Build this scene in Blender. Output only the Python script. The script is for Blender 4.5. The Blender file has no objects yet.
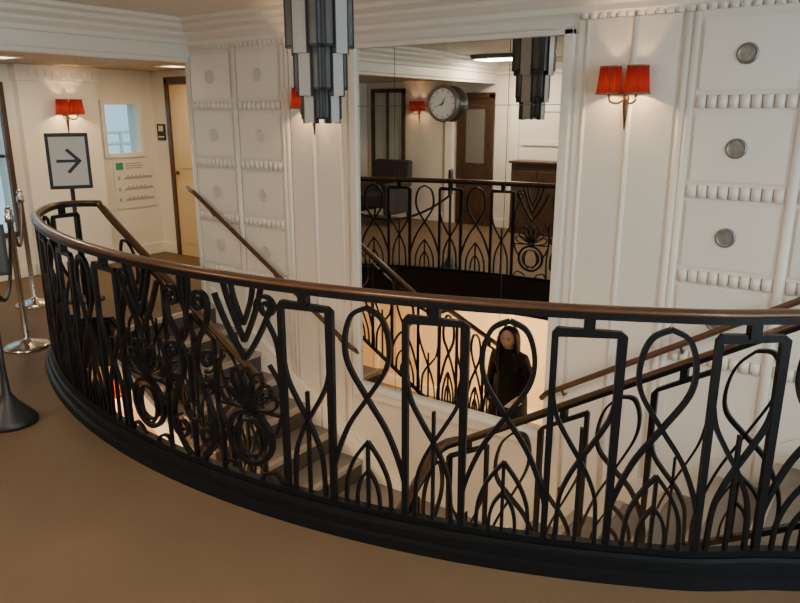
import bpy, bmesh, math, random
from math import sin, cos, pi, radians, sqrt
from mathutils import Vector, Euler
random.seed(3)
SC = bpy.context.scene
COL = SC.collection

# ------------------------------------------------------------------ materials
def new_mat(name, col, rough=0.6, metal=0.0, noise=0.0, nscale=8.0, bump=0.0, bscale=60.0, coat=0.0, col2=None, emit=None, estr=0.0, spec=None):
    m = bpy.data.materials.new(name); m.use_nodes = True
    nt = m.node_tree; b = nt.nodes['Principled BSDF']
    b.inputs['Base Color'].default_value = (*col, 1)
    b.inputs['Roughness'].default_value = rough
    b.inputs['Metallic'].default_value = metal
    if spec is not None: b.inputs['Specular IOR Level'].default_value = spec
    if coat: b.inputs['Coat Weight'].default_value = coat
    if emit:
        b.inputs['Emission Color'].default_value = (*emit, 1); b.inputs['Emission Strength'].default_value = estr
    if noise or bump:
        tc = nt.nodes.new('ShaderNodeTexCoord')
    if noise:
        n = nt.nodes.new('ShaderNodeTexNoise'); n.inputs['Scale'].default_value = nscale; n.inputs['Detail'].default_value = 5
        nt.links.new(tc.outputs['Object'], n.inputs['Vector'])
        r = nt.nodes.new('ShaderNodeValToRGB')
        c2 = col2 if col2 else tuple(max(0, c*(1-noise)) for c in col)
        r.color_ramp.elements[0].color = (*c2, 1); r.color_ramp.elements[0].position = 0.3
        r.color_ramp.elements[1].color = (*col, 1); r.color_ramp.elements[1].position = 0.7
        nt.links.new(n.outputs['Fac'], r.inputs['Fac']); nt.links.new(r.outputs['Color'], b.inputs['Base Color'])
    if bump:
        n2 = nt.nodes.new('ShaderNodeTexNoise'); n2.inputs['Scale'].default_value = bscale; n2.inputs['Detail'].default_value = 4
        nt.links.new(tc.outputs['Object'], n2.inputs['Vector'])
        bp = nt.nodes.new('ShaderNodeBump'); bp.inputs['Strength'].default_value = bump; bp.inputs['Distance'].default_value = 0.01
        nt.links.new(n2.outputs['Fac'], bp.inputs['Height']); nt.links.new(bp.outputs['Normal'], b.inputs['Normal'])
    return m

M_wall = new_mat('wall_paint', (0.82, 0.775, 0.70), 0.40, noise=0.05, nscale=2.0, bump=0.10, bscale=30)
M_trim = new_mat('trim_paint', (0.84, 0.80, 0.73), 0.34)
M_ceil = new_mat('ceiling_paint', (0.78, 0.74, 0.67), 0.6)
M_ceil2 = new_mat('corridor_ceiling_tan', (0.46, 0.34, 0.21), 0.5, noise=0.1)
M_floor = new_mat('brown_carpet', (0.150, 0.097, 0.056), 0.62, noise=0.20, nscale=1.8, bump=0.35, bscale=220, spec=.25)
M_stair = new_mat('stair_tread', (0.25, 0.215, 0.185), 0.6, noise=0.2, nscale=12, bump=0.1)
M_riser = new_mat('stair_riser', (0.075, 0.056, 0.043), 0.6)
M_nose = new_mat('stair_nosing', (0.42, 0.36, 0.29), 0.4, metal=0.2)
M_iron = new_mat('wrought_iron', (0.0035, 0.0042, 0.0058), 0.40, bump=0.12, bscale=90, spec=.28)
M_wood = new_mat('handrail_wood', (0.098, 0.040, 0.017), 0.30, noise=0.4, nscale=14, coat=0.12)
M_wood_d = new_mat('dark_wood', (0.075, 0.038, 0.020), 0.4, noise=0.4, nscale=10)
M_mirror = new_mat('mirror_silver', (0.76, 0.74, 0.69), 0.012, metal=1.0)
M_seam = new_mat('mirror_seam', (0.12, 0.11, 0.10), 0.3)
M_chrome = new_mat('chrome', (0.62, 0.58, 0.54), 0.2, metal=1.0)
M_brass = new_mat('aged_brass', (0.16, 0.12, 0.08), 0.35, metal=1.0)
M_disc = new_mat('grey_disc', (0.30, 0.29, 0.27), 0.4, noise=0.45, nscale=40, metal=.35)
M_disc_w = new_mat('painted_disc', (0.66, 0.62, 0.56), 0.45)
M_black = new_mat('black_plastic', (0.012, 0.012, 0.013), 0.45)
M_signw = new_mat('sign_face', (0.74, 0.71, 0.65), 0.5)
M_grey = new_mat('pendant_glass', (0.15, 0.155, 0.17), 0.25, noise=0.2, nscale=5)
M_grey2 = new_mat('pendant_glass_light', (0.50, 0.50, 0.50), 0.3)
M_dgrey = new_mat('pendant_metal', (0.05, 0.055, 0.065), 0.35, metal=0.5)
M_green = new_mat('poster_green', (0.05, 0.30, 0.17), 0.5)
M_text = new_mat('print_grey', (0.38, 0.38, 0.37), 0.6)
M_glow = new_mat('lamp_diffuser', (1, 0.9, 0.75), 0.5, emit=(1.0, 0.82, 0.58), estr=4.0)
M_bulb = new_mat('bulb_glass', (1, 0.8, 0.5), 0.5, emit=(1.0, 0.72, 0.38), estr=20.0)
M_skin = new_mat('skin', (0.80, 0.56, 0.44), 0.5)
M_hair = new_mat('hair', (0.012, 0.009, 0.008), 0.35, bump=0.3, bscale=40)
M_coat = new_mat('black_coat', (0.010, 0.010, 0.013), 0.75, bump=0.2, bscale=25)
M_lip = new_mat('lips', (0.42, 0.13, 0.11), 0.4)
M_eye = new_mat('eye_white', (0.75, 0.73, 0.70), 0.3)
M_lowfl = new_mat('lower_carpet', (0.28, 0.16, 0.08), 0.8, noise=0.3, nscale=6)
M_lowwall = new_mat('lower_wall', (0.80, 0.65, 0.42), 0.6)
M_fabric = new_mat('chair_fabric', (0.045, 0.040, 0.042), 0.85, noise=0.3, nscale=30)

def shade_mat():
    m = bpy.data.materials.new('red_lampshade'); m.use_nodes = True
    nt = m.node_tree; nt.nodes.clear()
    o = nt.nodes.new('ShaderNodeOutputMaterial')
    d = nt.nodes.new('ShaderNodeBsdfDiffuse'); d.inputs[0].default_value = (0.17, 0.010, 0.012, 1)
    t = nt.nodes.new('ShaderNodeBsdfTranslucent'); t.inputs[0].default_value = (0.40, 0.045, 0.040, 1)
    mx = nt.nodes.new('ShaderNodeMixShader'); mx.inputs[0].default_value = 0.055
    nt.links.new(d.outputs[0], mx.inputs[1]); nt.links.new(t.outputs[0], mx.inputs[2]); nt.links.new(mx.outputs[0], o.inputs[0])
    return m
M_shade = shade_mat()
def glass_mat():
    m = bpy.data.materials.new('window_glass'); m.use_nodes = True
    nt = m.node_tree; nt.nodes.clear()
    o = nt.nodes.new('ShaderNodeOutputMaterial')
    d = nt.nodes.new('ShaderNodeBsdfTransparent'); d.inputs[0].default_value = (0.80, 0.92, 0.96, 1)
    t = nt.nodes.new('ShaderNodeBsdfGlossy'); t.inputs['Roughness'].default_value = 0.05
    mx = nt.nodes.new('ShaderNodeMixShader'); mx.inputs[0].default_value = 0.08
    nt.links.new(d.outputs[0], mx.inputs[1]); nt.links.new(t.outputs[0], mx.inputs[2]); nt.links.new(mx.outputs[0], o.inputs[0])
    return m
M_glass = glass_mat()

# ------------------------------------------------------------------ mesh builder
class MB:
    def __init__(s): s.v = []; s.f = []; s.m = []; s.sm = []
    def add(s, vs, fs, mi=0, smooth=False):
        o = len(s.v); s.v += [tuple(x) for x in vs]
        for f in fs: s.f.append([i+o for i in f]); s.m.append(mi); s.sm.append(smooth)
    def box(s, x0, x1, y0, y1, z0, z1, mi=0):
        if x0 > x1: x0, x1 = x1, x0
        if y0 > y1: y0, y1 = y1, y0
        if z0 > z1: z0, z1 = z1, z0
        vs = [(x0,y0,z0),(x1,y0,z0),(x1,y1,z0),(x0,y1,z0),(x0,y0,z1),(x1,y0,z1),(x1,y1,z1),(x0,y1,z1)]
        s.add(vs, [(0,3,2,1),(4,5,6,7),(0,1,5,4),(1,2,6,5),(2,3,7,6),(3,0,4,7)], mi)
    def ring_loft(s, rings, mi=0, smooth=True, cap=True, closed=True):
        n = len(rings[0]); vs = [p for r in rings for p in r]; fs = []
        for i in range(len(rings)-1):
            for j in range(n if closed else n-1):
                k = (j+1) % n
                fs.append((i*n+j, i*n+k, (i+1)*n+k, (i+1)*n+j))
        s.add(vs, fs, mi, smooth)
        if cap and closed:
            o = len(s.v)-len(vs)
            s.f.append([o+j for j in range(n)][::-1]); s.m.append(mi); s.sm.append(False)
            s.f.append([o+(len(rings)-1)*n+j for j in range(n)]); s.m.append(mi); s.sm.append(False)
    def lathe(s, cx, cy, prof, n=24, mi=0, smooth=True, sx=1, sy=1, cap=True):
        rings = [[(cx+r*sx*cos(2*pi*j/n), cy+r*sy*sin(2*pi*j/n), z) for j in range(n)] for r, z in prof]
        s.ring_loft(rings, mi, smooth, cap)
    def tube(s, pts, r, n=8, mi=0, smooth=True, radii=None):
        pts = [Vector(p) for p in pts]; rings = []
        up = Vector((0,0,1))
        for i, p in enumerate(pts):
            t = (pts[min(i+1,len(pts)-1)]-pts[max(i-1,0)]).normalized()
            u = up if abs(t.dot(up)) < 0.97 else Vector((1,0,0))
            a = t.cross(u).normalized(); b = t.cross(a).normalized()
            rr = radii[i] if radii else r
            rings.append([tuple(p+a*rr*cos(2*pi*j/n)+b*rr*sin(2*pi*j/n)) for j in range(n)])
        s.ring_loft(rings, mi, smooth)
    def ellipsoid(s, c, r, nu=20, nv=12, mi=0):
        rings = []
        for i in range(nv+1):
            th = pi*i/nv; rr = max(sin(th), 0.01)
            rings.append([(c[0]+r[0]*rr*cos(2*pi*j/nu), c[1]+r[1]*rr*sin(2*pi*j/nu), c[2]-r[2]*cos(th)) for j in range(nu)])
        s.ring_loft(rings, mi, True)
    def obj(s, name, mats, parent=None, bevel=0.0, loc=None):
        me = bpy.data.meshes.new(name); me.from_pydata(s.v, [], s.f)
        for i, p in enumerate(me.polygons): p.material_index = s.m[i]; p.use_smooth = s.sm[i]
        if not isinstance(mats, (list, tuple)): mats = [mats]
        for m in mats: me.materials.append(m)
        bm = bmesh.new(); bm.from_mesh(me); bmesh.ops.recalc_face_normals(bm, faces=bm.faces); bm.to_mesh(me); bm.free()
        me.update()
        o = bpy.data.objects.new(name, me); COL.objects.link(o)
        if parent: o.parent = parent
        if bevel:
            b = o.modifiers.new('bevel', 'BEVEL'); b.width = bevel; b.segments = 2; b.limit_method = 'ANGLE'
        return o
def empty(name, loc=(0,0,0)):
    e = bpy.data.objects.new(name, None); COL.objects.link(e); e.empty_display_size = 0.1
    return e
def catmull(pts, n=6, closed=False):
    out = []; L = len(pts); dim = len(pts[0])
    rng = range(L) if closed else range(L-1)
    for i in rng:
        if closed: p0, p1, p2, p3 = pts[(i-1)%L], pts[i], pts[(i+1)%L], pts[(i+2)%L]
        else: p0, p1, p2, p3 = pts[max(i-1,0)], pts[i], pts[i+1], pts[min(i+2,L-1)]
        for k in range(n):
            t = k/n
            out.append(tuple(0.5*((2*p1[d])+(-p0[d]+p2[d])*t+(2*p0[d]-5*p1[d]+4*p2[d]-p3[d])*t*t+(-p0[d]+3*p1[d]-3*p2[d]+p3[d])*t**3) for d in range(dim)))
    if not closed: out.append(tuple(pts[-1]))
    return out

# ------------------------------------------------------------------ dimensions
D = 3.85; XC = -2.37; ZC = 2.30; YB = 5.1; XL = -7.1; YR = -1.4; XR = 3.0
ZL = -1.155; ZF = -2.64
XS0 = -4.70; XS1 = 2*XC-XS0
YI = 2.87
RS, RU = 0.165, 0.2667
SLOPE = 0.62
def mx(x): return 2*XC-x

Cx, Cy, R = -2.5, 5.98, 4.2
arc = []
for i in range(23):
    x = -4.45 + i*(4.05/22)
    arc.append((x, Cy-sqrt(R*R-(x-Cx)**2), 0.0))
left_curl = [(-4.68,2.84,0.0),(-4.79,2.76,0.0),(-4.83,2.68,0),(-4.80,2.57,0),(-4.66,2.42,0)]
right_curl = [(-0.22,2.48,0),(-0.04,2.60,0),(0.01,2.70,0),(-0.02,2.79,0),(-0.08,2.84,0)]
main_pts = catmull(left_curl+arc+right_curl, 4)

class Path:
    def __init__(s, pts):
        s.p = [Vector(p) for p in pts]; s.L = [0.0]
        for a, b in zip(s.p, s.p[1:]): s.L.append(s.L[-1]+sqrt((b.x-a.x)**2+(b.y-a.y)**2))
        s.len = s.L[-1]
    def at(s, q):
        q = min(max(q, 0), s.len-1e-6); lo, hi = 0, len(s.L)-1
        while hi-lo > 1:
            m = (lo+hi)//2
            if s.L[m] <= q: lo = m
            else: hi = m
        t = (q-s.L[lo])/max(1e-9, s.L[hi]-s.L[lo])
        return s.p[lo].lerp(s.p[hi], t)
    def nor(s, q):
        a = s.at(max(q-0.02,0)); b = s.at(min(q+0.02,s.len)); t = Vector((b.x-a.x, b.y-a.y, 0)).normalized()
        return Vector((-t.y, t.x, 0))
    def map(s, q, z, d=0.0):
        p = s.at(q); n = s.nor(q)
        return (p.x+n.x*d, p.y+n.y*d, p.z+z)
    def s_of_x(s, x):
        best = min(range(len(s.p)), key=lambda i: abs(s.p[i].x-x)+(10 if s.p[i].y > 2.6 else 0))
        return s.L[best]

def strip(mb, path, poly, w=0.022, d=0.02, closed=False, s0=0.0):
    n = len(poly); rings = []
    for i in range(n):
        if closed: a, b = poly[(i-1)%n], poly[(i+1)%n]
        else: a, b = poly[max(i-1,0)], poly[min(i+1,n-1)]
        tx, tz = b[0]-a[0], b[1]-a[1]; l = sqrt(tx*tx+tz*tz) or 1
        nx, nz = -tz/l, tx/l
        k = 1.0
        if 0 < i < n-1 or closed:
            p = poly[i]; q = poly[(i-1)%n]; ux, uz = p[0]-q[0], p[1]-q[1]; ul = sqrt(ux*ux+uz*uz) or 1
            c = abs((ux*tx+uz*tz)/(ul*l)); k = 1/max(c, 0.6)
        hw = w/2*k
        x, z = poly[i]
        rings.append([path.map(s0+x+nx*hw, z+nz*hw, d/2), path.map(s0+x-nx*hw, z-nz*hw, d/2),
                      path.map(s0+x-nx*hw, z-nz*hw, -d/2), path.map(s0+x+nx*hw, z+nz*hw, -d/2)])
    if closed: rings.append(rings[0])
    mb.ring_loft(rings, 0, False, cap=not closed)

def circ(cx, cz, r, n=28, rz=None):
    return [(cx+r*cos(2*pi*i/n), cz+(rz or r)*sin(2*pi*i/n)) for i in range(n)]
def spiral(cx, cz, r0, r1, a0, turns, sg=1, n=30):
    out = []
    for i in range(n+1):
        t = i/n; r = r0+(r1-r0)*t; a = a0+sg*turns*2*pi*t
        out.append((cx+r*cos(a), cz+r*sin(a)))
    return out
ZB, ZT = 0.115, 0.962
def bent(pts, s, k=1): return [(s+k*x, z) for x, z in pts]

def frame_motif(mb, path, c, thin=1.0):
    t = thin
    strip(mb, path, [(c-.108,ZB),(c-.108,.895),(c-.103,.90),(c+.103,.90),(c+.108,.895),(c+.108,ZB)], .023*t, .022)
    strip(mb, path, [(c,.90),(c,ZT)], .036*t, .034)
    for k in (-1, 1):
        strip(mb, path, bent(catmull([(.108,.70),(.088,.60),(.045,.515),(.0,.44)], 5), c, k), .015*t, .018)
        strip(mb, path, bent(catmull([(.0,.44),(.035,.37),(.062,.28),(.070,ZB)], 5), c, k), .014*t, .018)
    strip(mb, path, [(c,ZB),(c,.56)], .012*t, .016)
def loop_motif(mb, path, m, hw=.150, thin=1.0):
    t = thin
    pts = [(-hw,ZB),(-hw*.98,.26),(-.085,.44),(-.0,.575),(.076,.70),(.088,.80),(.060,.89),(0,.925)]
    for k in (1, -1): strip(mb, path, bent(catmull(pts, 6), m, k), .017*t, .018)
    for k in (-1, 1):
        strip(mb, path, bent(catmull([(.0,.40),(.055,.32),(.088,.23),(.095,ZB)], 5), m, k), .013*t, .016)
        strip(mb, path, bent(catmull([(.0,.28),(.03,.235),(.045,.18),(.048,ZB)], 5), m, k), .012*t, .016)
    strip(mb, path, [(m,ZB),(m,.40)], .012*t, .016)
def fan_unit(mb, path, c, out):
    strip(mb, path, circ(c,.300,.115), .019, .022, True)
    strip(mb, path, circ(c,.300,.080), .010, .02, True)
    for k in (-1, 1): strip(mb, path, bent(catmull([(.02,.205),(.055,.25),(.06,.315),(.035,.375)], 5), c, k), .009, .018)
    for i in range(7):                         # tall lotus / peacock fan
        a = radians(21+23*i); L = .178 if i in (2,3,4) else .160; b = (c+.018*cos(a), .430+.018*sin(a))
        tip = (c+L*cos(a), .430+L*sin(a)); nx, nz = -sin(a), cos(a); w = .030
        mid = (c+.120*cos(a), .430+.120*sin(a))
        strip(mb, path, catmull([b,(mid[0]+nx*w,mid[1]+nz*w),tip,(mid[0]-nx*w,mid[1]-nz*w)], 5, True), .009, .018, True)
    strip(mb, path, [(c-.16,.430),(c+.16,.430)], .011, .018)
    for k in (-1, 1):
        strip(mb, path, bent(catmull([(0,.79),(.022,.84),(.045,.90),(.058,ZT)], 4), c, k), .013, .02)
        strip(mb, path, bent(catmull([(0,.72),(.036,.79),(.075,.88),(.100,ZT)], 4), c, k), .016, .02)
        strip(mb, path, bent(catmull([(0,.645),(.055,.72),(.108,.81),(.150,.90)], 4), c, k), .017, .02)
        strip(mb, path, bent(catmull([(.115,.315),(.15,.37),(.175,.46),(.170,.56),(.12,.64)], 5), c, k), .011, .018)
        strip(mb, path, bent(catmull([(.04,ZB),(.08,.155),(.13,.165),(.17,ZB)], 5), c, k), .011, .016)
    k = out
    strip(mb, path, bent(spiral(.118,.875,.052,.012,radians(200),1.5,-1,34), c, k), .013, .02)
    strip(mb, path, bent(catmull([(.175,.46),(.172,.62),(.16,.74),(.118,.823)], 5), c, k), .013, .018)
def ornament(mb, path, c):
    for k in (-1, 1): fan_unit(mb, path, c+k*.33, k)
    strip(mb, path, [(c,ZB),(c,.30)], .016, .02)
    strip(mb, path, circ(c,.345,.045,20), .012, .02, True)
    strip(mb, path, [(c,.39),(c,.605)], .013, .02)
    strip(mb, path, circ(c,.665,.045,20,.06), .011, .02, True)
    strip(mb, path, [(c,.725),(c,ZT)], .016, .02)
    for k in (-1, 1):
        strip(mb, path, bent(catmull([(.03,ZB),(.10,.19),(.135,.30),(.10,.42),(.045,.52),(.06,.66),(.12,.76),(.135,.83)], 6)+spiral(.085,.85,.052,.010,radians(-15),1.5,1,30), c, k), .016, .022)
        strip(mb, path, bent(spiral(.085,.245,.062,.012,radians(90),1.6,-1,36), c, k), .012, .02)
        strip(mb, path, bent(spiral(.115,.60,.055,.012,radians(250),1.5,1,34), c, k), .012, .02)
        strip(mb, path, bent(spiral(.105,.475,.040,.010,radians(90),1.3,-1,26), c, k), .010, .018)
        strip(mb, path, bent(catmull([(.17,ZB),(.175,.30),(.16,.45),(.17,.62)], 5), c, k), .011, .018)
        strip(mb, path, bent(catmull([(0,.78),(.025,.86),(.03,ZT)], 5), c, k), .011, .018)

def sweep_profile(mb, path, prof, s0, s1, step=0.05, mi=0, smooth=False):
    n = max(2, int((s1-s0)/step)); rings = []
    for i in range(n+1):
        q = s0+(s1-s0)*i/n
        rings.append([path.map(q, z, d) for d, z in prof])
    mb.ring_loft(rings, mi, smooth)
HRW = [(-.025,.975),(-.028,.984),(-.020,.993),(0,.997),(.020,.993),(.028,.984),(.025,.975)]
BAR = lambda z, h, w: [(-w/2,z-h/2),(w/2,z-h/2),(w/2,z+h/2),(-w/2,z+h/2)]

# ================================================================== RAILINGS
rail_root = empty('staircase_railing')
mp = Path(main_pts)
mb = MB()
sc = mp.s_of_x(XC)
ornament(mb, mp, sc)
sweep_profile(mb, mp, BAR(ZT+.003,.024,.05), 0, mp.len)
sweep_profile(mb, mp, BAR(ZB,.024,.034), 0, mp.len)
P = 0.518
for side in (-1, 1):
    c = sc+side*0.625
    while 0.12 < c < mp.len-0.12:
        frame_motif(mb, mp, c)
        m = c+side*P/2
        if 0.16 < m < mp.len-0.16: loop_motif(mb, mp, m)
        c += side*P
mb.obj('iron_panels', M_iron, rail_root)
mb = MB()
sweep_profile(mb, mp, HRW, 0, mp.len, 0.04, 0, True)
mb.obj('wooden_handrail', M_wood, rail_root)
mb = MB()   # moulded black plinth
sweep_profile(mb, mp, [(.05,-.25),(.05,.100),(-.02,.100),(-.024,.085),(-.035,.08),(-.038,.045),(-.055,.038),(-.060,0.0),(-.02,0.0),(-.02,-.25)], 0, mp.len, 0.05)
mb.obj('plinth', M_iron, rail_root)

def flight_path(side):
    f = (lambda x: x) if side < 0 else mx
    pts = [(f(XS0+.02), YI-.03, 0.0)]
    for i in range(1, 13):
        x = XS0+.02+i*(1.56/12); pts.append((f(x), YI-.03, -SLOPE*(x-XS0)))
    x1 = XS0+1.58
    zb = -SLOPE*1.58
    for a, b in ((.05,.02),(.08,.08),(.08,.16)): pts.append((f(x1+a), YI-.03-b+.02, zb-.02))
    yy = YI-.17
    for i in range(1, 15): pts.append((f(x1+.08), yy-i*.13, zb-.02-.611*i*.13))
    return pts
for side in (-1, 1):
    pth = Path(flight_path(side))
    mb = MB()
    sweep_profile(mb, pth, BAR(ZT+.003,.022,.04), 0, pth.len)
    sweep_profile(mb, pth, BAR(ZB,.026,.03), 0, pth.len)
    c = 0.30; k = 0
    while c < pth.len-.15:
        if k % 2: frame_motif(mb, pth, c, .8)
        else: loop_motif(mb, pth, c, thin=.8)
        c += .2485; k += 1
    mb.obj('stair_iron_panels_%s' % ('left' if side < 0 else 'right'), M_iron, rail_root)
    mb = MB(); sweep_profile(mb, pth, HRW, 0, pth.len, .05, 0, True)
    mb.obj('stair_handrail_%s' % ('left' if side < 0 else 'right'), M_wood, rail_root)

for side in (-1, 1):
    f = (lambda x: x) if side < 0 else mx
    wr = empty('wall_handrail')
    mb = MB()
    pts = [(f(-4.93), D-.03, .99), (f(-4.84), D-.075, .975)] + [(f(-4.80+i*.15), D-.08, .965-.62*i*.15) for i in range(12)]
    pts.append((f(-3.10), D-.03, -.115))
    mb.tube(pts, .018, 10)
    mb.obj('rail', M_wood, wr)
    mb = MB()
    for x in (-4.6, -3.9, -3.25):
        z = .965-.62*(x+4.80)
        mb.tube([(f(x), D, z-.06), (f(x), D-.05, z-.06), (f(x), D-.08, z-.02)], .008, 6)
    mb.obj('brackets', M_brass, wr)

# ================================================================== STAIRCASE
st = empty('staircase')
for side in (-1, 1):
    f = (lambda x: x) if side < 0 else mx
    mb = MB()
    prof = [(XS0, -.02)]
    for i in range(6):
        x = XS0+i*RU; prof += [(x, -RS*(i+1)), (x+RU, -RS*(i+1))]
    prof += [(XS0+6*RU, ZL), (XS0+6*RU, ZL-.18), (XS0+.0, -.30)]
    n = len(prof)
    vs = [(f(x), YI, z) for x, z in prof]+[(f(x), D, z) for x, z in prof]
    fs = [tuple(range(n)), tuple(range(n, 2*n))[::-1]]+[(i, (i+1)%n, (i+1)%n+n, i+n) for i in range(n)]
    mb.add(vs, fs[:2], 1); mb.add(vs, fs[2:], 0)
    for i in range(6):
        x = XS0+i*RU; z = -RS*(i+1)
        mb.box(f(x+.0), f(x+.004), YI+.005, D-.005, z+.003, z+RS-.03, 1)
        mb.box(f(x-.03), f(x+.016), YI-.012, D-.002, z+RS-.026, z+RS+.006, 2)
    mb.box(f(XS0+6*RU-.0), f(XS0+6*RU+.004), YI+.005, D-.005, ZL+.003, ZL+RS-.03, 1)
    mb.box(f(XS0+6*RU-.03), f(XS0+6*RU+.016), YI-.012, D-.002, ZL+RS-.026, ZL+RS+.006, 2)
    mb.obj('flight_%s' % ('left' if side < 0 else 'right'), [M_stair, M_riser, M_nose], st)
    mb = MB()
    for (y0, y1, up, dn) in ((D-.022, D-.001, .17, .34), (YI-.03, YI-.001, -.17, .42)):
        q = [(XS0-.05, .02+up-.04), (XS0+1.62, -SLOPE*1.62+.0+up-.04), (XS0+1.62, -SLOPE*1.62-dn), (XS0-.05, .02-dn)]
        vs = [(f(x), y0, z) for x, z in q]+[(f(x), y1, z) for x, z in q]
        mb.add(vs, [(0,1,2,3),(7,6,5,4),(0,4,5,1),(1,5,6,2),(2,6,7,3),(3,7,4,0)], 0)
    mb.obj('stringers_%s' % ('left' if side < 0 else 'right'), M_trim, st)
mb = MB()
mb.box(-3.10, mx(-3.10), YI-.05, D-.001, ZL-.18, ZL, 0)
mb.obj('landing', [M_stair], st)
mb = MB()
for k in range(9):
    y = YI-.05-k*.27; z = ZL-.165*(k+1)
    mb.box(-3.10, mx(-3.10), y-.27, y, z-.22 if k < 8 else ZF, z, 0)
    mb.box(-3.10, mx(-3.10), y-.012, y+.03, z+.143, z+.171, 2)
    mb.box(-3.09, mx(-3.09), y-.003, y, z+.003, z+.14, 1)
mb.obj('central_flight', [M_stair, M_riser, M_nose], st)
mb = MB()
for x0 in (-3.15, mx(-3.10)):
    q = [(YI-.05, ZL+.06), (YI-.05-2.2, ZF+.20), (YI-.05-2.2, ZF), (YI-.05-1.9, ZF), (YI-.05, ZL-.35)]
    n = 5; vs = [(x0, y, z) for y, z in q]+[(x0+.05, y, z) for y, z in q]
    mb.add(vs, [(0,1,2,3,4),(9,8,7,6,5)]+[(i,(i+1)%n,(i+1)%n+n,i+n) for i in range(n)], 0)
mb.obj('central_stringers', M_trim, st)

# ================================================================== ROOM SHELL
def floor_poly(z0, z1, name, mat):
    hole = [(p.x, p.y) for p in mp.p]
    pts = [(XL,YR),(XR,YR),(XR,D),(XS1,D),(XS1,2.88)]+hole[::-1]+[(XS0,2.88),(XS0,D),(-4.75,D),(-4.75,YB),(XL,YB)]
    bm = bmesh.new()
    vs = [bm.verts.new((x,y,z1)) for x,y in pts]
    f = bm.faces.new(vs)
    r = bmesh.ops.extrude_face_region(bm, geom=[f])
    for v in [g for g in r['geom'] if isinstance(g, bmesh.types.BMVert)]: v.co.z = z0
    bmesh.ops.recalc_face_normals(bm, faces=bm.faces)
    bmesh.ops.triangulate(bm, faces=bm.faces)
    me = bpy.data.meshes.new(name); bm.to_mesh(me); bm.free(); me.materials.append(mat)
    o = bpy.data.objects.new(name, me); COL.objects.link(o); return o
floor_poly(-.22, 0.0, 'floor', M_floor)
mb = MB(); mb.box(XL-.3, XR+.3, -1.6, D+.3, ZF-.1, ZF); mb.obj('floor_lower_deck', M_lowfl)
mb = MB(); mb.box(XL-.3, XR+.3, YR-.2, YB+.2, ZC, ZC+.1)
mb.obj('ceiling', M_ceil)
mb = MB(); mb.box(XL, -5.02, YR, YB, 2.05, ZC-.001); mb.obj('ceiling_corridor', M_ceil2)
mb = MB()
mb.box(-4.85, XR, D, D+.2, ZF, ZC)
mb.box(-4.85, -4.70, D+.2, YB, -.22, ZC)
mb.obj('wall_back', M_wall)
mb = MB(); mb.box(XL-.2, -4.70, YB, YB+.2, -.22, ZC); mb.obj('wall_corridor', M_wall)
mb = MB()
wins = [(4.47, 4.90, 1.16, 1.70), (2.35, 3.42, .45, 1.85)]
ys = [YR-.2, 2.35, 3.42, 4.47, 4.90, YB]
for a, b in zip(ys, ys[1:]):
    w = [q for q in wins if abs(q[0]-a) < .01]
    if w: mb.box(XL-.2, XL, a, b, -.22, w[0][2]); mb.box(XL-.2, XL, a, b, w[0][3], ZC)
    else: mb.box(XL-.2, XL, a, b, -.22, ZC)
mb.obj('wall_left', M_wall)
mb = MB(); WY0, WY1, WZ0, WZ1 = -.9, 2.9, .75, 2.0  # opening added in the unseen right wall to admit fill light
mb.box(XR, XR+.2, YR-.2, WY0, ZF, ZC); mb.box(XR, XR+.2, WY1, D+.2, ZF, ZC); mb.box(XR, XR+.2, WY0, WY1, ZF, WZ0); mb.box(XR, XR+.2, WY0, WY1, WZ1, ZC)
mb.obj('wall_right', M_wall)
mb = MB(); mb.box(XL-.2, XR+.2, YR-.2, YR, -.22, ZC); mb.obj('wall_rear', M_wall)
mb = MB(); mb.box(XL-.2, XL, -1.6, D+.2, ZF, -.22); mb.box(XL-.2, XR+.2, -1.1, -.9, ZF, -.22); mb.box(XL, -4.85, D, D+.2, ZF, -.22)
mb.obj('wall_lower_deck', M_lowwall)
mb = MB()
for i in range(12):
    x = -6.6+i*.8; mb.box(x, x+.08, -.9, -.87, ZF, -.24)
mb.box(XL, XR, -.9, -.86, ZF, ZF+.15); mb.box(XL, XR, -.9, -.86, -.32, -.22)
mb.obj('trim_8', M_trim)

for i, (y0, y1, z0, z1) in enumerate(wins):
    w = empty('window_%d' % (i+1))
    mb = MB(); t = .035
    for (a, b, c, d_) in ((y0-t,y0+.012,z0-t,z1+t),(y1-.012,y1+t,z0-t,z1+t),(y0,y1,z0-t,z0+.012),(y0,y1,z1-.012,z1+t)):
        mb.box(XL-.03, XL+.025, a, b, c, d_)
    if i == 1:
        for yy in (2.70, 3.06): mb.box(XL-.1, XL-.06, yy-.015, yy+.015, z0, z1)
        mb.box(XL-.1, XL-.06, y0, y1, 1.18, 1.21)
    mb.obj('frame', M_wood_d if i else M_trim, w, .004)
    mb = MB(); mb.box(XL-.10, XL-.094, y0, y1, z0, z1); mb.obj('glass', M_glass, w)
w4 = empty('window_4'); mb = MB()  # added window, out of view, to brighten walls, ceiling and floor
for k in range(5):
    y = WY0+(WY1-WY0)*k/4; mb.box(XR+.02, XR+.08, y-.03, y+.03, WZ0, WZ1)
mb.box(XR-.02, XR+.08, WY0, WY1, WZ0-.05, WZ0+.02); mb.box(XR-.02, XR+.08, WY0, WY1, WZ1-.02, WZ1+.05)
mb.obj('frame', M_wood_d, w4, .004)
mb = MB(); mb.box(XR+.10, XR+.106, WY0, WY1, WZ0, WZ1); mb.obj('glass', M_glass, w4)
dr = MB()
for z in (.9, 1.05, 1.2, 1.35): dr.tube([(XL-1.6, 0, z), (XL-1.6, 8, z)], .02, 8)
for y in range(0, 9): dr.tube([(XL-1.6, y*.95, -.2), (XL-1.6, y*.95, 1.37)], .025, 8)
dr.obj('deck_railing', M_trim)
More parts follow.
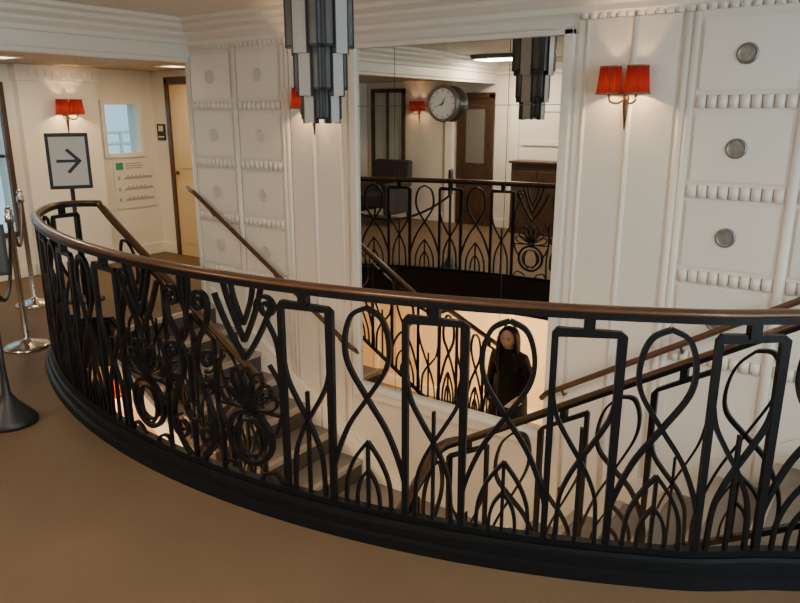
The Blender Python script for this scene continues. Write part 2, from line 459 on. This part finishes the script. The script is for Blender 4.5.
dk = MB(); dk.box(XL-2.2, XL-.2, -2, 9, -.3, -.2); dk.obj('floor_outer_deck', M_lowfl)

d1 = empty('door_1'); mb = MB()
mb.box(-6.82, -6.76, YB-.04, YB-.001, 0, 1.97); mb.box(-6.02, -5.94, YB-.04, YB-.001, 0, 1.97); mb.box(-6.82, -5.94, YB-.04, YB-.001, 1.90, 1.98)
mb.obj('casing', M_wood, d1, .005)
mb = MB(); mb.box(-6.76, -6.02, YB-.02, YB-.001, 0, 1.90)
for z0, z1 in ((.15,.85),(1.0,1.8)): mb.box(-6.66, -6.10, YB-.03, YB-.018, z0, z1)
mb.obj('leaf', new_mat('yellow_door', (.66,.50,.28), .4), d1, .004)
mb = MB(); mb.ellipsoid((-6.68, YB-.06, .95), (.025,.03,.025)); mb.obj('knob', M_brass, d1)
s1 = empty('wall_sign'); mb = MB(); mb.box(-7.04, -6.90, YB-.012, YB-.001, 1.30, 1.48); mb.obj('plate', M_black, s1)
mb = MB(); mb.box(-7.01, -6.93, YB-.014, YB-.012, 1.40, 1.46); mb.box(-7.02, -6.92, YB-.014, YB-.012, 1.33, 1.345); mb.obj('print', M_signw, s1)
po = empty('deck_plan_poster'); mb = MB(); mb.box(XL+.001, XL+.012, 4.52, 5.04, .56, 1.10); mb.obj('sheet', M_signw, po)
mb = MB()
mb.box(XL+.012, XL+.014, 4.55, 4.64, .99, 1.07, 0)
for z in (1.055, 1.03, 1.005): mb.box(XL+.012, XL+.014, 4.67, 4.67+.28*random.uniform(.6,1), z-.006, z+.006, 1)
for r_ in range(3):
    z = .90-.12*r_
    mb.box(XL+.012, XL+.014, 4.56, 4.59, z-.02, z+.02, 1)
    pts = [(4.62,z-.018),(4.99,z-.018),(5.01,z),(4.99,z+.012),(4.66,z+.012)]
    vs = [(XL+.012,y,q) for y,q in pts]+[(XL+.014,y,q) for y,q in pts]
    mb.add(vs, [(0,1,2,3,4),(9,8,7,6,5)]+[(j,(j+1)%5,(j+1)%5+5,j+5) for j in range(5)], 1)
    for j in range(5): mb.box(XL+.012, XL+.014, 4.68+j*.05, 4.70+j*.05, z+.012, z+.03, 1)
mb.obj('print', [M_green, M_text], po)

mb = MB(); mb.box(XL, XL+.10, 3.55, 4.36, 0, 2.05); mb.box(XL, XL+.13, 3.53, 4.38, 1.90, 2.049)
mb.box(XL, XL+.12, 3.54, 4.37, 0, .12)
for j in range(10): mb.box(XL+.13, XL+.145, 3.56+j*.083, 3.60+j*.083, 1.93, 2.0)
mb.obj('trim_1', M_trim, bevel=.004)
mb = MB(); mb.box(XL, XL+.02, YR, 3.53, 0, .12); mb.box(XL, XL+.02, 4.38, YB, 0, .12); mb.obj('baseboard_left', M_trim)
mb = MB(); mb.box(XL+.02, -6.83, YB-.02, YB, 0, .12); mb.box(-5.93, -4.86, YB-.02, YB, 0, .12); mb.obj('baseboard_corridor', M_trim)
mb = MB(); mb.box(XL+.02, XR, YR, YR+.02, 0, .12); mb.obj('baseboard_rear', M_trim)

CP = [(0,1.995),(.018,1.995),(.018,2.02),(.03,2.03),(.03,2.12),(.05,2.13),(.055,2.16),(.09,2.19),(.095,2.21),(.15,2.235),(.155,2.26),(.21,2.275),(.215,2.30),(0,2.30)]
CPW = [(0,2.10),(.03,2.12),(.03,2.15),(.05,2.16),(.09,2.19),(.095,2.21),(.15,2.235),(.155,2.26),(.21,2.275),(.215,2.30),(0,2.30)]
def crown(name, a, b, nrm, cp):
    mb = MB(); rings = []
    for p in (a, b): rings.append([(p[0]+nrm[0]*d, p[1]+nrm[1]*d, z-.001) for d, z in cp])
    mb.ring_loft(rings, 0, False); mb.obj(name, M_trim)
crown('trim_2', (-4.85, YR), (-4.85, D), (1,0), CP)
mb = MB(); mb.box(-5.02, -4.85, YR, D, 2.0, ZC); mb.box(-5.02,-4.85,D,YB,2.0,ZC); mb.obj('trim_3', M_trim)
crown('trim_4', (-4.85, D), (XR, D), (0,-1), CPW)
crown('trim_5', (-5.0, YR), (XR, YR), (0,1), CPW)

mb = MB()
def half_round(mb, x, z0, z1, r, n=8, y=None):
    y = D if y is None else y
    rings = []
    for z in (z0, z1): rings.append([(x+r*cos(pi*j/n), y-r*sin(pi*j/n)*.9, z) for j in range(n+1)])
    mb.ring_loft(rings, 0, True)
def ribs(mb, xa, xb, z0, z1, w=.058):
    n = max(1, round((xb-xa)/w)); w = (xb-xa)/n
    for i in range(n): half_round(mb, xa+w*(i+.5), z0, z1, w*.49, 6)
for side in (1, -1):
    f = (lambda x: x) if side > 0 else mx
    def fx(a, b):
        a, b = f(a), f(b); return (a, b) if a < b else (b, a)
    a, b = fx(-1.55, -1.02)
    mb.box(a, b, D-.012, D, -.9, 2.08)
    for x in (-1.50, -1.245): half_round(mb, f(x), -.9, 2.08, .013 if x < -1.4 else .016, y=D-.010)
    for x in (-.985, -.945): half_round(mb, f(x), -1.15, 2.08, .022)
    for x in (-.43, .11): half_round(mb, f(x), -1.1, 2.08, .026)
    for xa, xb in ((-.915,-.46),(-.40,.08)):
        a, b = fx(xa, xb)
        for z in (1.655, 1.21, .765, .32): ribs(mb, a, b, z-.032, z+.032, .05)
        for z0, z1 in ((1.70,2.05),(1.255,1.61),(.81,1.165),(.365,.72)):
            mb.box(a+.010, b-.010, D-.013, D, z0+.010, z1-.010)
    a, b = fx(-1.55, .08)
    ribs(mb, a, b, 2.085, 2.145, .05)
mb.obj('trim_6', M_trim)
for side in (1, -1):
    f = (lambda x: x) if side > 0 else mx
    mb = MB()
    for x in ((-.70, -.16)):
        for z in (1.875, 1.43, .985, .54):
            n = 24; rings = []
            for y, r in ((D-.002,.050),(D-.020,.050),(D-.026,.042),(D-.022,.034),(D-.022,.008)): rings.append([(f(x)+r*cos(2*pi*j/n), y, z+r*sin(2*pi*j/n)) for j in range(n)])
            mb.ring_loft(rings, 0, False)
    mb.obj('wall_medallion', M_disc if side > 0 else M_disc_w)

# ================================================================== MIRROR
mr = empty('wall_mirror')
x0, x1, z0, z1 = -3.10, -1.61, -.345, 2.01
mb = MB()
xs = [x0+.01, -2.775, -1.955, x1-.01]; zs = [z0, 1.645, z1]
for i in range(3):
    for j in range(2):
        mb.box(xs[i]+.002, xs[i+1]-.002, D-.020, D-.014, zs[j]+.002, zs[j+1]-.002)
mb.obj('glass_panels', M_mirror, mr)
mb = MB(); mb.box(x0, x1, D-.014, D-.0125, z0, z1); mb.obj('backing', M_seam, mr)
mb = MB()
for a, b in ((x0-.04, x0+.012), (x1-.012, x1+.04)): mb.box(a, b, D-.045, D, z0-.1, z1+.03)
mb.box(x0-.04, x1+.04, D-.045, D, z1, z1+.03)
mb.box(x0-.04, x1+.04, D-.06, D, z0-.10, z0)
mb.box(x0-.02, x1+.02, D-.08, D, z0-.035, z0-.012)
mb.obj('frame', M_trim, mr, .004)

ck = empty('wall_clock')
cx, cz, yf = XC+.0, 1.655, D-.02
mb = MB(); n = 40; rings = []
for y, r in ((yf, .080), (yf-.02, .085), (yf-.025, .104), (yf-.055, .110), (yf-.068, .107), (yf-.071, .094), (yf-.060, .090)):
    rings.append([(cx+r*cos(2*pi*j/n), y, cz+r*sin(2*pi*j/n)) for j in range(n)])
mb.ring_loft(rings, 0, True)
mb.obj('case', new_mat('clock_case', (.16,.135,.11), .35, metal=.6), ck)
mb = MB(); rings = []
for y in (yf-.054, yf-.061): rings.append([(cx+.090*cos(2*pi*j/n), y, cz+.090*sin(2*pi*j/n)) for j in range(n)])
mb.ring_loft(rings, 0, False); mb.obj('dial', new_mat('dial', (.60,.57,.52), .4), ck)
mb = MB()
for h in range(12):
    a = 2*pi*h/12; c_, s_ = cos(a), sin(a); r0, r1, w = .072, .084, .002
    vs = []
    for y in (yf-.061, yf-.063):
        for rr, ww in ((r0,-w),(r1,-w),(r1,w),(r0,w)): vs.append((cx+rr*c_-ww*s_, y, cz+rr*s_+ww*c_))
    mb.add(vs, [(0,1,2,3),(7,6,5,4),(0,4,5,1),(1,5,6,2),(2,6,7,3),(3,7,4,0)])
for a, L, w in ((radians(60), .045, .0035), (radians(200), .068, .0025)):
    c_, s_ = cos(a), sin(a); vs = []
    for y in (yf-.064, yf-.066):
        for rr, ww in ((-.012,-w),(L,-w*.4),(L,w*.4),(-.012,w)): vs.append((cx+rr*c_-ww*s_, y, cz+rr*s_+ww*c_))
    mb.add(vs, [(0,1,2,3),(7,6,5,4),(0,4,5,1),(1,5,6,2),(2,6,7,3),(3,7,4,0)])
mb.obj('hands_and_markers', M_black, ck)

# ================================================================== PENDANT
pd = empty('pendant_light')
px, py = -2.36, 2.65
def tier(mbg, mbd, hw, z0, z1, notch):
    h = hw; k = hw-notch
    pts = [(-k,-h),(k,-h),(k,-k),(h,-k),(h,k),(k,k),(k,h),(-k,h),(-k,k),(-h,k),(-h,-k),(-k,-k)]
    rings = [[(px+x, py+y, z) for x, y in pts] for z in (z0, z1)]
    mbg.ring_loft(rings, 0, False)
    for x, y in pts:
        mbd.box(px+x-.003, px+x+.003, py+y-.003, py+y+.003, z0-.003, z1)
    rings = [[(px+x*1.03, py+y*1.03, z) for x, y in pts] for z in (z0-.004, z0+.008)]
    mbd.ring_loft(rings, 0, False)
g, d_, l_ = MB(), MB(), MB()
tier(g, d_, .126, 1.90, ZC, .028)
tier(g, d_, .100, 1.71, 1.90, .024)
tier(g, d_, .076, 1.575, 1.71, .020)
for sx, sy in ((0,-1),(0,1),(1,0),(-1,0)):
    for q, hw, z0 in ((.129,.045,1.87),(.103,.040,1.68),(.079,.034,1.555)):
        if sx == 0: l_.box(px-hw, px+hw, py+sy*(q-.02), py+sy*(q+.008), z0, ZC)
        else: l_.box(px+sx*(q-.02), px+sx*(q+.008), py-hw, py+hw, z0, ZC)
        for e in (-1, 1):
            if sx == 0: d_.box(px+e*hw-.003, px+e*hw+.003, py+sy*(q-.02), py+sy*(q+.011), z0-.004, ZC)
            else: d_.box(px+sx*(q-.02), px+sx*(q+.011), py+e*hw-.003, py+e*hw+.003, z0-.004, ZC)
g.obj('glass_tiers', M_grey, pd); d_.obj('metal_edges', M_dgrey, pd); l_.obj('centre_panels', M_grey2, pd)

# ================================================================== SCONCES
def point(loc, energy, col, r=.02, parent=None):
    l = bpy.data.lights.new('bulb_light', 'POINT'); l.energy = energy; l.color = col; l.shadow_soft_size = r
    o = bpy.data.objects.new('bulb_light', l); o.location = loc; COL.objects.link(o)
    if parent: o.parent = parent
    return o
WARM = (1.0, .64, .30)
def sconce(base, nrm, energy=3.0, k=1.0):
    e = empty('wall_sconce'); B = Vector(base); N = Vector(nrm); T = Vector((-N.y, N.x, 0)); Z = Vector((0,0,1))
    W = lambda t, n_, z: tuple(B+T*t*k+N*n_*k+Z*z*k)
    mb = MB()
    mb.tube([W(0,.012,-.25), W(0,.014,-.17), W(0,.016,-.10), W(0,.016,.02)], .01, 8, radii=[.003,.012,.018,.008])
    for sg in (-1, 1):
        mb.tube(catmull([W(0,.02,-.09), W(sg*.03,.05,-.115), W(sg*.066,.075,-.105), W(sg*.071,.08,-.06)], 5), .006, 8)
        mb.tube([W(sg*.071,.08,-.075), W(sg*.071,.08,-.02)], .011, 8)
    mb.obj('bracket', M_brass, e)
    for sg in (-1, 1):
        mb = MB(); n = 48
        for z0_, z1_, r0_, r1_, mm in ((-.068,.068,.064,.050,0),(-.071,-.064,.0665,.066,1),(.064,.071,.052,.052,1)):
            rings = []
            for z, r in ((z0_, r0_), (z1_, r1_)):
                rings.append([W(sg*.071+(r+(.0035 if j%2 else 0))*cos(2*pi*j/n), .08+(r+(.0035 if j%2 else 0))*sin(2*pi*j/n), z) for j in range(n)])
            mb.ring_loft(rings, mm, False, cap=False)
        mb.obj('shade', [M_shade, M_brass], e)
        mb = MB(); mb.ellipsoid(W(sg*.071,.08,0.0), (.012,.012,.022), 10, 8); mb.obj('bulb', M_bulb, e)
        point(W(sg*.071,.08,-.03), energy, WARM, .015, e)
sconce((-1.262, D-.012, 1.765), (0,-1,0), 11.0)
sconce((mx(-1.262), D-.012, 1.70), (0,-1,0), 11.0)
sconce((XL+.10, 4.0, 1.66), (1,0,0), 15.0, 1.05)
sconce((-6.1, YR, 1.70), (0,1,0), 9.0)
sconce((-6.35, D, -1.15), (0,-1,0), 50.0)

# ================================================================== CEILING LAMPS
def area(loc, rot, sx, sy, e, col, parent=None, name='lamp'):
    l = bpy.data.lights.new(name, 'AREA'); l.shape = 'RECTANGLE'; l.size = sx; l.size_y = sy; l.energy = e; l.color = col
    o = bpy.data.objects.new(name, l); o.location = loc; o.rotation_euler = rot; COL.objects.link(o)
    if parent: o.parent = parent
    return o
def ceil_lamp(x, y, z, w, h, e, col=(1,.84,.64), fm=None, th=.05):
    r = empty('ceiling_lamp'); mb = MB()
    for a, b, c, d in ((x-w/2-.03,x+w/2+.03,y-h/2-.03,y-h/2),(x-w/2-.03,x+w/2+.03,y+h/2,y+h/2+.03),(x-w/2-.03,x-w/2,y-h/2,y+h/2),(x+w/2,x+w/2+.03,y-h/2,y+h/2)):
        mb.box(a, b, c, d, z-th, z-.001)
    mb.obj('frame', fm or M_dgrey, r)
    mb = MB(); mb.box(x-w/2, x+w/2, y-h/2, y+h/2, z-th*.7, z-.002); mb.obj('diffuser', M_glow, r)
    area((x, y, z-th-.01), (0,0,0), w, h, e, col, r)
ceil_lamp(-4.3, -.55, ZC, .6, .35, 50)
ceil_lamp(-1.6, .3, ZC, .7, .4, 46)
ceil_lamp(1.2, 1.2, ZC, .7, .4, 40, (1,.90,.76))
ceil_lamp(-6.2, 3.0, 2.05, .25, .25, 18, (1,.76,.48), M_trim, .012)
ceil_lamp(-6.0, 4.6, 2.05, .22, .22, 12, (1,.72,.40), M_trim, .012)
ceil_lamp(-4.0, .6, -.22, .5, .5, 190, (1,.70,.38))
ceil_lamp(-1.0, .6, -.22, .5, .5, 150, (1,.70,.38))
ceil_lamp(-4.3, 1.4, -.22, .3, .3, 70, (1,.62,.28))
area((XR+.3, (WY0+WY1)/2, (WZ0+WZ1)/2), (0, radians(90), 0), WZ1-WZ0, WY1-WY0, 165, (.93,.96,1.0), w4, 'window_fill')  # added cool fill light behind the added right-wall window

# ================================================================== SIGNAGE / STANCHIONS
sg = empty('directional_sign')
sx, sy, sz = -5.73, 3.25, 1.21
ang = math.atan2(-sy, -sx)
T = Vector((-sin(ang), cos(ang), 0)); N = Vector((cos(ang), sin(ang), 0))
def obox(mb, c, t0, t1, n0, n1, z0, z1, mi=0):
    vs = [tuple(Vector(c)+T*t+N*n+Vector((0,0,z))) for z in (z0, z1) for t, n in ((t0,n0),(t1,n0),(t1,n1),(t0,n1))]
    mb.add(vs, [(0,3,2,1),(4,5,6,7),(0,1,5,4),(1,2,6,5),(2,3,7,6),(3,0,4,7)], mi)
mb = MB(); obox(mb, (sx,sy,0), -.165, .165, -.012, .012, .98, 1.44); mb.obj('frame', M_black, sg, .006)
mb = MB(); obox(mb, (sx,sy,0), -.138, .138, .012, .015, 1.01, 1.41); mb.obj('face', M_signw, sg)
mb = MB()
def quad(pts):
    vs = [tuple(Vector((sx,sy,0))+T*t+N*n+Vector((0,0,z))) for n in (.015,.018) for t, z in pts]
    k = len(pts); mb.add(vs, [tuple(range(k)), tuple(range(k,2*k))[::-1]]+[(i,(i+1)%k,(i+1)%k+k,i+k) for i in range(k)])
quad([(-.095,1.200),(.07,1.200),(.07,1.224),(-.095,1.224)])
quad([(.100,1.212),(.0,1.315),(-.022,1.300),(.062,1.212)]); quad([(.100,1.212),(.062,1.212),(-.022,1.124),(.0,1.109)])
mb.obj('arrow', M_black, sg)
mb = MB(); mb.tube([(sx-N.x*.02, sy-N.y*.02, .02), (sx-N.x*.02, sy-N.y*.02, 1.3)], .018, 10)
mb.lathe(sx-N.x*.02, sy-N.y*.02, [(.16,0),(.16,.015),(.05,.03),(.02,.05)], 28); mb.obj('post', M_black, sg)

def stanchion(x, y, mat=M_chrome):
    e = empty('stanchion'); mb = MB()
    mb.lathe(x, y, [(.155,0),(.155,.012),(.13,.025),(.06,.045),(.026,.06),(.020,.075),(.020,.88),(.030,.89),(.030,.93),(.018,.945),(.026,.965),(.018,.985),(.005,.99)], 28)
    mb.obj('post', mat, e); return e
sA = stanchion(-4.88, 2.30); sB = stanchion(-5.96, 2.92)
def rope(a, b, sag, parent, r=.012):
    rp = MB(); pts = []
    for i in range(17):
        t = i/16; pts.append((a[0]+(b[0]-a[0])*t, a[1]+(b[1]-a[1])*t, a[2]+(b[2]-a[2])*t-sag*4*t*(1-t)))
    rp.tube(pts, r, 8); rp.obj('rope', M_black, parent)
rope((-4.88,2.30,.91), (-5.96,2.92,.91), .28, sB)
rope((-4.88,2.30,.91), (-3.715,1.61,.79), .30, sA)
ss = empty('sign_stand'); mb = MB(); bx, by = -3.70, 1.60
mb.lathe(bx, by, [(.135,0),(.135,.02),(.12,.04),(.05,.12),(.022,.17),(.014,.3),(.014,.8)], 28); mb.obj('base_and_post', M_black, ss)
ang = math.atan2(-by, -bx); T = Vector((-sin(ang), cos(ang), 0)); N = Vector((cos(ang), sin(ang), 0))
mb = MB(); obox(mb, (bx,by,0), -.10, .10, -.012, .012, .80, 1.06); mb.obj('board', M_black, ss, .005)
mb = MB(); obox(mb, (bx,by,0), -.085, .085, .012, .014, .82, 1.04); mb.obj('label', new_mat('label_grey', (.05,.05,.055), .4), ss)

# ================================================================== REAR HALL (seen in the mirror)
d2 = empty('door_2'); mb = MB()
mb.box(-5.42, -5.34, YR+.001, YR+.04, 0, 1.86); mb.box(-4.90, -4.82, YR+.001, YR+.04, 0, 1.86); mb.box(-5.42, -4.82, YR+.001, YR+.04, 1.80, 1.88)
mb.obj('casing', M_wood_d, d2, .004)
mb = MB(); mb.box(-5.34, -4.90, YR+.001, YR+.025, 0, 1.8); mb.box(-5.28,-4.96,YR+.025,YR+.035,.15,.75); mb.obj('leaf', M_wood_d, d2, .004)
mb = MB(); mb.box(-5.27, -4.97, YR+.025, YR+.03, .9, 1.65); mb.obj('pane', new_mat('door_pane', (.16,.15,.13), .2), d2)
d3 = empty('window_3'); mb = MB()
for a, b, c, d in ((-7.0,-6.95,.5,1.95),(-6.41,-6.36,.5,1.95),(-7.0,-6.36,.45,.52),(-7.0,-6.36,1.90,1.96),(-6.70,-6.67,.5,1.9)): mb.box(a, b, YR+.001, YR+.04, c, d)
mb.obj('frame', M_wood_d, d3)
mb = MB(); mb.box(-6.94, -6.42, YR+.001, YR+.012, .52, 1.90); mb.obj('pane', new_mat('grey_pane', (.50,.52,.50), .1), d3)
cb = empty('display_cabinet'); mb = MB(); mb.box(-4.35, -3.55, YR+.05, YR+.38, 0, .95); mb.box(-4.38,-3.52,YR+.05,YR+.41,.95,.98)
for x in (-4.28,-3.93): mb.box(x, x+.30, YR+.38, YR+.395, .1, .85)
mb.obj('body', M_wood_d, cb, .004)
mb = MB()
for x in (-5.62, -4.55, -3.3, -2.2): mb.box(x, x+.12, YR, YR+.04, 0, 2.1)
for z in (.75, 1.2, 1.65):
    for xa, xb in ((-4.43,-3.3),(-3.18,-2.2)):
        mb.box(xa+.03, xb-.03, YR, YR+.02, z-.03, z+.03)
mb.obj('trim_7', M_trim)
# armchair at the far side of the hall
ac = empty('armchair'); ax, ay = -6.35, -.72
mb = MB()
mb.box(ax-.28, ax+.28, ay-.26, ay+.28, .26, .44); mb.box(ax-.36, ax-.27, ay-.32, ay+.30, .16, .62); mb.box(ax+.27, ax+.36, ay-.32, ay+.30, .16, .62)
vs = [(ax-.34,ay-.22,.30),(ax+.34,ay-.22,.30),(ax+.34,ay-.34,.30),(ax-.34,ay-.34,.30),(ax-.32,ay-.30,.92),(ax+.32,ay-.30,.92),(ax+.32,ay-.42,.92),(ax-.32,ay-.42,.92)]
mb.add(vs, [(0,3,2,1),(4,5,6,7),(0,1,5,4),(1,2,6,5),(2,3,7,6),(3,0,4,7)])
mb.obj('upholstery', M_fabric, ac, .03)
mb = MB()
for a in (-.31,.31):
    for b in (-.28,.25): mb.tube([(ax+a, ay+b, 0), (ax+a, ay+b, .2)], .02, 8, radii=[.013,.022])
mb.obj('legs', M_wood_d, ac)

# ================================================================== WOMAN (seen in the mirror, climbing the stairs)
wo = empty('woman')
ox, oy, oz = -2.86, 1.80, -1.98
def Wp(x, y, z): return (ox+x, oy+y, oz+z)
def skin_obj(name, verts, edges, radii, mat, sub=2):
    me = bpy.data.meshes.new(name); me.from_pydata(verts, edges, []); me.materials.append(mat)
    o = bpy.data.objects.new(name, me); COL.objects.link(o); o.parent = wo
    m = o.modifiers.new('skin', 'SKIN'); m.use_smooth_shade = True
    for i, r in enumerate(radii):
        rr = r if isinstance(r, tuple) else (r, r); me.skin_vertices[0].data[i].radius = rr
    me.skin_vertices[0].data[0].use_root = True
    s_ = o.modifiers.new('sub', 'SUBSURF'); s_.levels = sub; s_.render_levels = sub
    return o
V = [Wp(0,0,.90), Wp(0,.0,1.05), Wp(0,.02,1.20), Wp(0,.03,1.31), Wp(0,.05,1.39),
     Wp(-.09,0,.84), Wp(-.09,-.02,.50), Wp(-.09,-.14,.10), Wp(-.09,-.06,.035),
     Wp(.09,.02,.84), Wp(.09,.16,.58), Wp(.09,.14,.27), Wp(.09,.21,.20),
     Wp(-.15,.02,1.30), Wp(-.21,-.02,1.08), Wp(-.20,.10,.88),
     Wp(.15,.02,1.30), Wp(.21,-.01,1.08), Wp(.20,.16,.98)]
E = [(0,1),(1,2),(2,3),(3,4),(0,5),(5,6),(6,7),(7,8),(0,9),(9,10),(10,11),(11,12),(3,13),(13,14),(14,15),(3,16),(16,17),(17,18)]
Rr = [(.15,.11),(.125,.095),(.145,.10),(.12,.08),.05,.10,.065,.045,.038,.10,.067,.045,.038,.062,.05,.034,.062,.05,.034]
skin_obj('body', V, E, Rr, M_coat)
mb = MB(); rings = []
for z, rx, ry, yo in ((1.12,.155,.12,.0),(1.0,.165,.13,.0),(.88,.19,.15,0),(.7,.205,.17,.02),(.55,.215,.185,.03),(.46,.22,.19,.03)):
    rings.append([Wp(rx*cos(2*pi*j/28)*(1+.02*sin(5*2*pi*j/28)), yo+ry*sin(2*pi*j/28), z) for j in range(28)])
mb.ring_loft(rings, 0, True, cap=False); mb.obj('coat_skirt', M_coat, wo)
mb = MB(); rings = []
for z, rx in ((1.33,.085),(1.37,.068),(1.40,.07)): rings.append([Wp(rx*cos(2*pi*j/20), .04+rx*.85*sin(2*pi*j/20), z) for j in range(20)])
mb.ring_loft(rings, 0, True, cap=False); mb.obj('collar', M_coat, wo)
hc = (0, .07, 1.50)
fr = Euler((radians(-4), 0, radians(-12)))
bm = bmesh.new(); bmesh.ops.create_uvsphere(bm, u_segments=32, v_segments=24, radius=1)
for v in bm.verts:
    x, y, z = v.co
    w = .073*(1-.22*max(0,-z)**1.3); dy = .090; hz = .108
    X, Y, Zz = x*w, y*dy*(1-.10*max(0,-z)), z*hz
    if y > .2:
        if abs(x) < .30 and -.35 < z < .12: Y += .016*(1-abs(x)/.30)*(1-(z+.35)/.47)**.7 if z > -.30 else .004
        for ex in (-.42, .42):
            q = ((x-ex)/.22)**2+((z-.08)/.13)**2
            if q < 1: Y -= .009*(1-q)
        q = (x/.35)**2+((z+.86)/.16)**2
        if q < 1: Y += .006*(1-q)
    v.co = Vector((X, Y, Zz))
    v.co.rotate(fr)
    v.co += Vector(Wp(*hc))
for f in bm.faces: f.smooth = True
me = bpy.data.meshes.new('head'); bm.to_mesh(me); bm.free(); me.materials.append(M_skin)
o = bpy.data.objects.new('head', me); COL.objects.link(o); o.parent = wo
mb = MB(); mb.tube([Wp(0,.03,1.33), Wp(0,.045,1.40), Wp(0,.06,1.47)], .045, 14); mb.obj('neck', M_skin, wo)
def Fh(x, y, z):
    v = Vector((x, y, z)); v.rotate(fr); return Wp(v.x+hc[0], v.y+hc[1], v.z+hc[2])
mb = MB()
for ex in (-.028, .028): mb.ellipsoid(Fh(ex,.078,.008), (.012,.006,.006), 12, 8, 0); mb.ellipsoid(Fh(ex,.083,.008), (.005,.003,.005), 10, 6, 1)
for ex in (-1, 1): mb.tube([Fh(ex*.014,.087,.026), Fh(ex*.028,.086,.030), Fh(ex*.044,.076,.025)], .0028, 6, 1)
mb.tube([Fh(-.020,.079,-.052), Fh(-.008,.087,-.050), Fh(0,.088,-.051), Fh(.008,.087,-.050), Fh(.020,.079,-.052)], .004, 8, 2, radii=[.001,.0045,.005,.0045,.001])
for ex in (-1, 1): mb.ellipsoid(Fh(ex*.074,.0,-.005), (.009,.017,.028), 12, 8, 3)
mb.obj('face_features', [M_eye, M_hair, M_lip, M_skin], wo)
mb = MB(); n = 32; rings = []
for i in range(13):
    th = pi*i/12*.62; row = []
    for j in range(n):
        a = 2*pi*j/n; s_ = sin(a)
        front = max(0, s_)
        ry = .100*sin(th)*s_ if s_ < 0 else .086*sin(th)*s_*(1.0 if i < 6 else max(.25, 1-.16*(i-5)))
        row.append(Fh(.083*sin(th)*cos(a), ry-.012, .117*cos(th)+.004+(.0 if i < 6 else .012*front*(i-5))))
    rings.append(row)
mb.ring_loft(rings, 0, True, cap=False)
for k in (-1, 1):
    for q in range(7):
        a = q/6
        mb.tube(catmull([Fh(k*.03,.02-.07*a,.105), Fh(k*(.076),.035-.10*a,.045), Fh(k*(.090),.035-.11*a,-.05), Fh(k*(.100-.01*a),.045-.10*a,-.15), Fh(k*(.09+.01*sin(q)),.055-.10*a,-.25+.01*q), Fh(k*.08,.05-.09*a,-.32)], 4), .015, 8, 0)
for q in range(7):
    x = -.07+.14*q/6
    mb.tube(catmull([Fh(x*.5,-.06,.09), Fh(x,-.10,.0), Fh(x*1.1,-.10,-.12), Fh(x*1.1,-.11,-.25), Fh(x,-.10,-.34)], 4), .022, 8, 0)
mb.obj('hair', M_hair, wo)
def hand(wrist, dirv, palm_n, side, nm):
    w = Vector(wrist); d = Vector(dirv).normalized(); n_ = Vector(palm_n).normalized(); t = d.cross(n_).normalized()*side
    vs = [tuple(w-d*.01), tuple(w+d*.035), tuple(w+d*.075)]; es = [(0,1),(1,2)]; rd = [(.021,.017),(.032,.014),(.036,.012)]
    skin_obj(nm+'_palm', vs, es, rd, M_skin, 1)
    for i, (off, L) in enumerate(((.027,.058),(.009,.066),(-.009,.062),(-.027,.048))):
        b = w+d*.07+t*off
        p1 = b+d*L*.45-n_*.006; p2 = p1+d*L*.30-n_*.014; p3 = p2+d*L*.15-n_*.018
        skin_obj('%s_finger_%d' % (nm, i+1), [tuple(b), tuple(p1), tuple(p2), tuple(p3)], [(0,1),(1,2),(2,3)], [.0095,.0088,.008,.0065], M_skin, 1)
    b = w+d*.025+t*.022
    skin_obj(nm+'_thumb', [tuple(b), tuple(b+t*.022+d*.022), tuple(b+t*.03+d*.048-n_*.006)], [(0,1),(1,2)], [.012,.0105,.008], M_skin, 1)
hand(Wp(-.20,.12,.86), (0,.35,-.9), (.9,0,.1), 1, 'right_hand')
hand(Wp(.20,.18,.975), (-.1,.95,-.1), (0,0,1), 1, 'left_hand')
mb = MB(); mb.box(ox+.15, ox+.25, oy+.24, oy+.40, oz+.945, oz+.955)
mb.obj('folded_map', M_signw, wo)

# ================================================================== WORLD & CAMERA
w = bpy.data.worlds.new('world'); SC.world = w; w.use_nodes = True
bg = w.node_tree.nodes['Background']; bg.inputs[0].default_value = (.62, .82, .94, 1); bg.inputs[1].default_value = 1.5
cam = bpy.data.cameras.new('camera'); co = bpy.data.objects.new('camera', cam); COL.objects.link(co)
co.location = (0, 0, 1.6); co.rotation_euler = (radians(90-15.07), 0, radians(35.51))
cam.sensor_width = 36; cam.lens = 700/800*36; cam.clip_start = .05
SC.camera = co
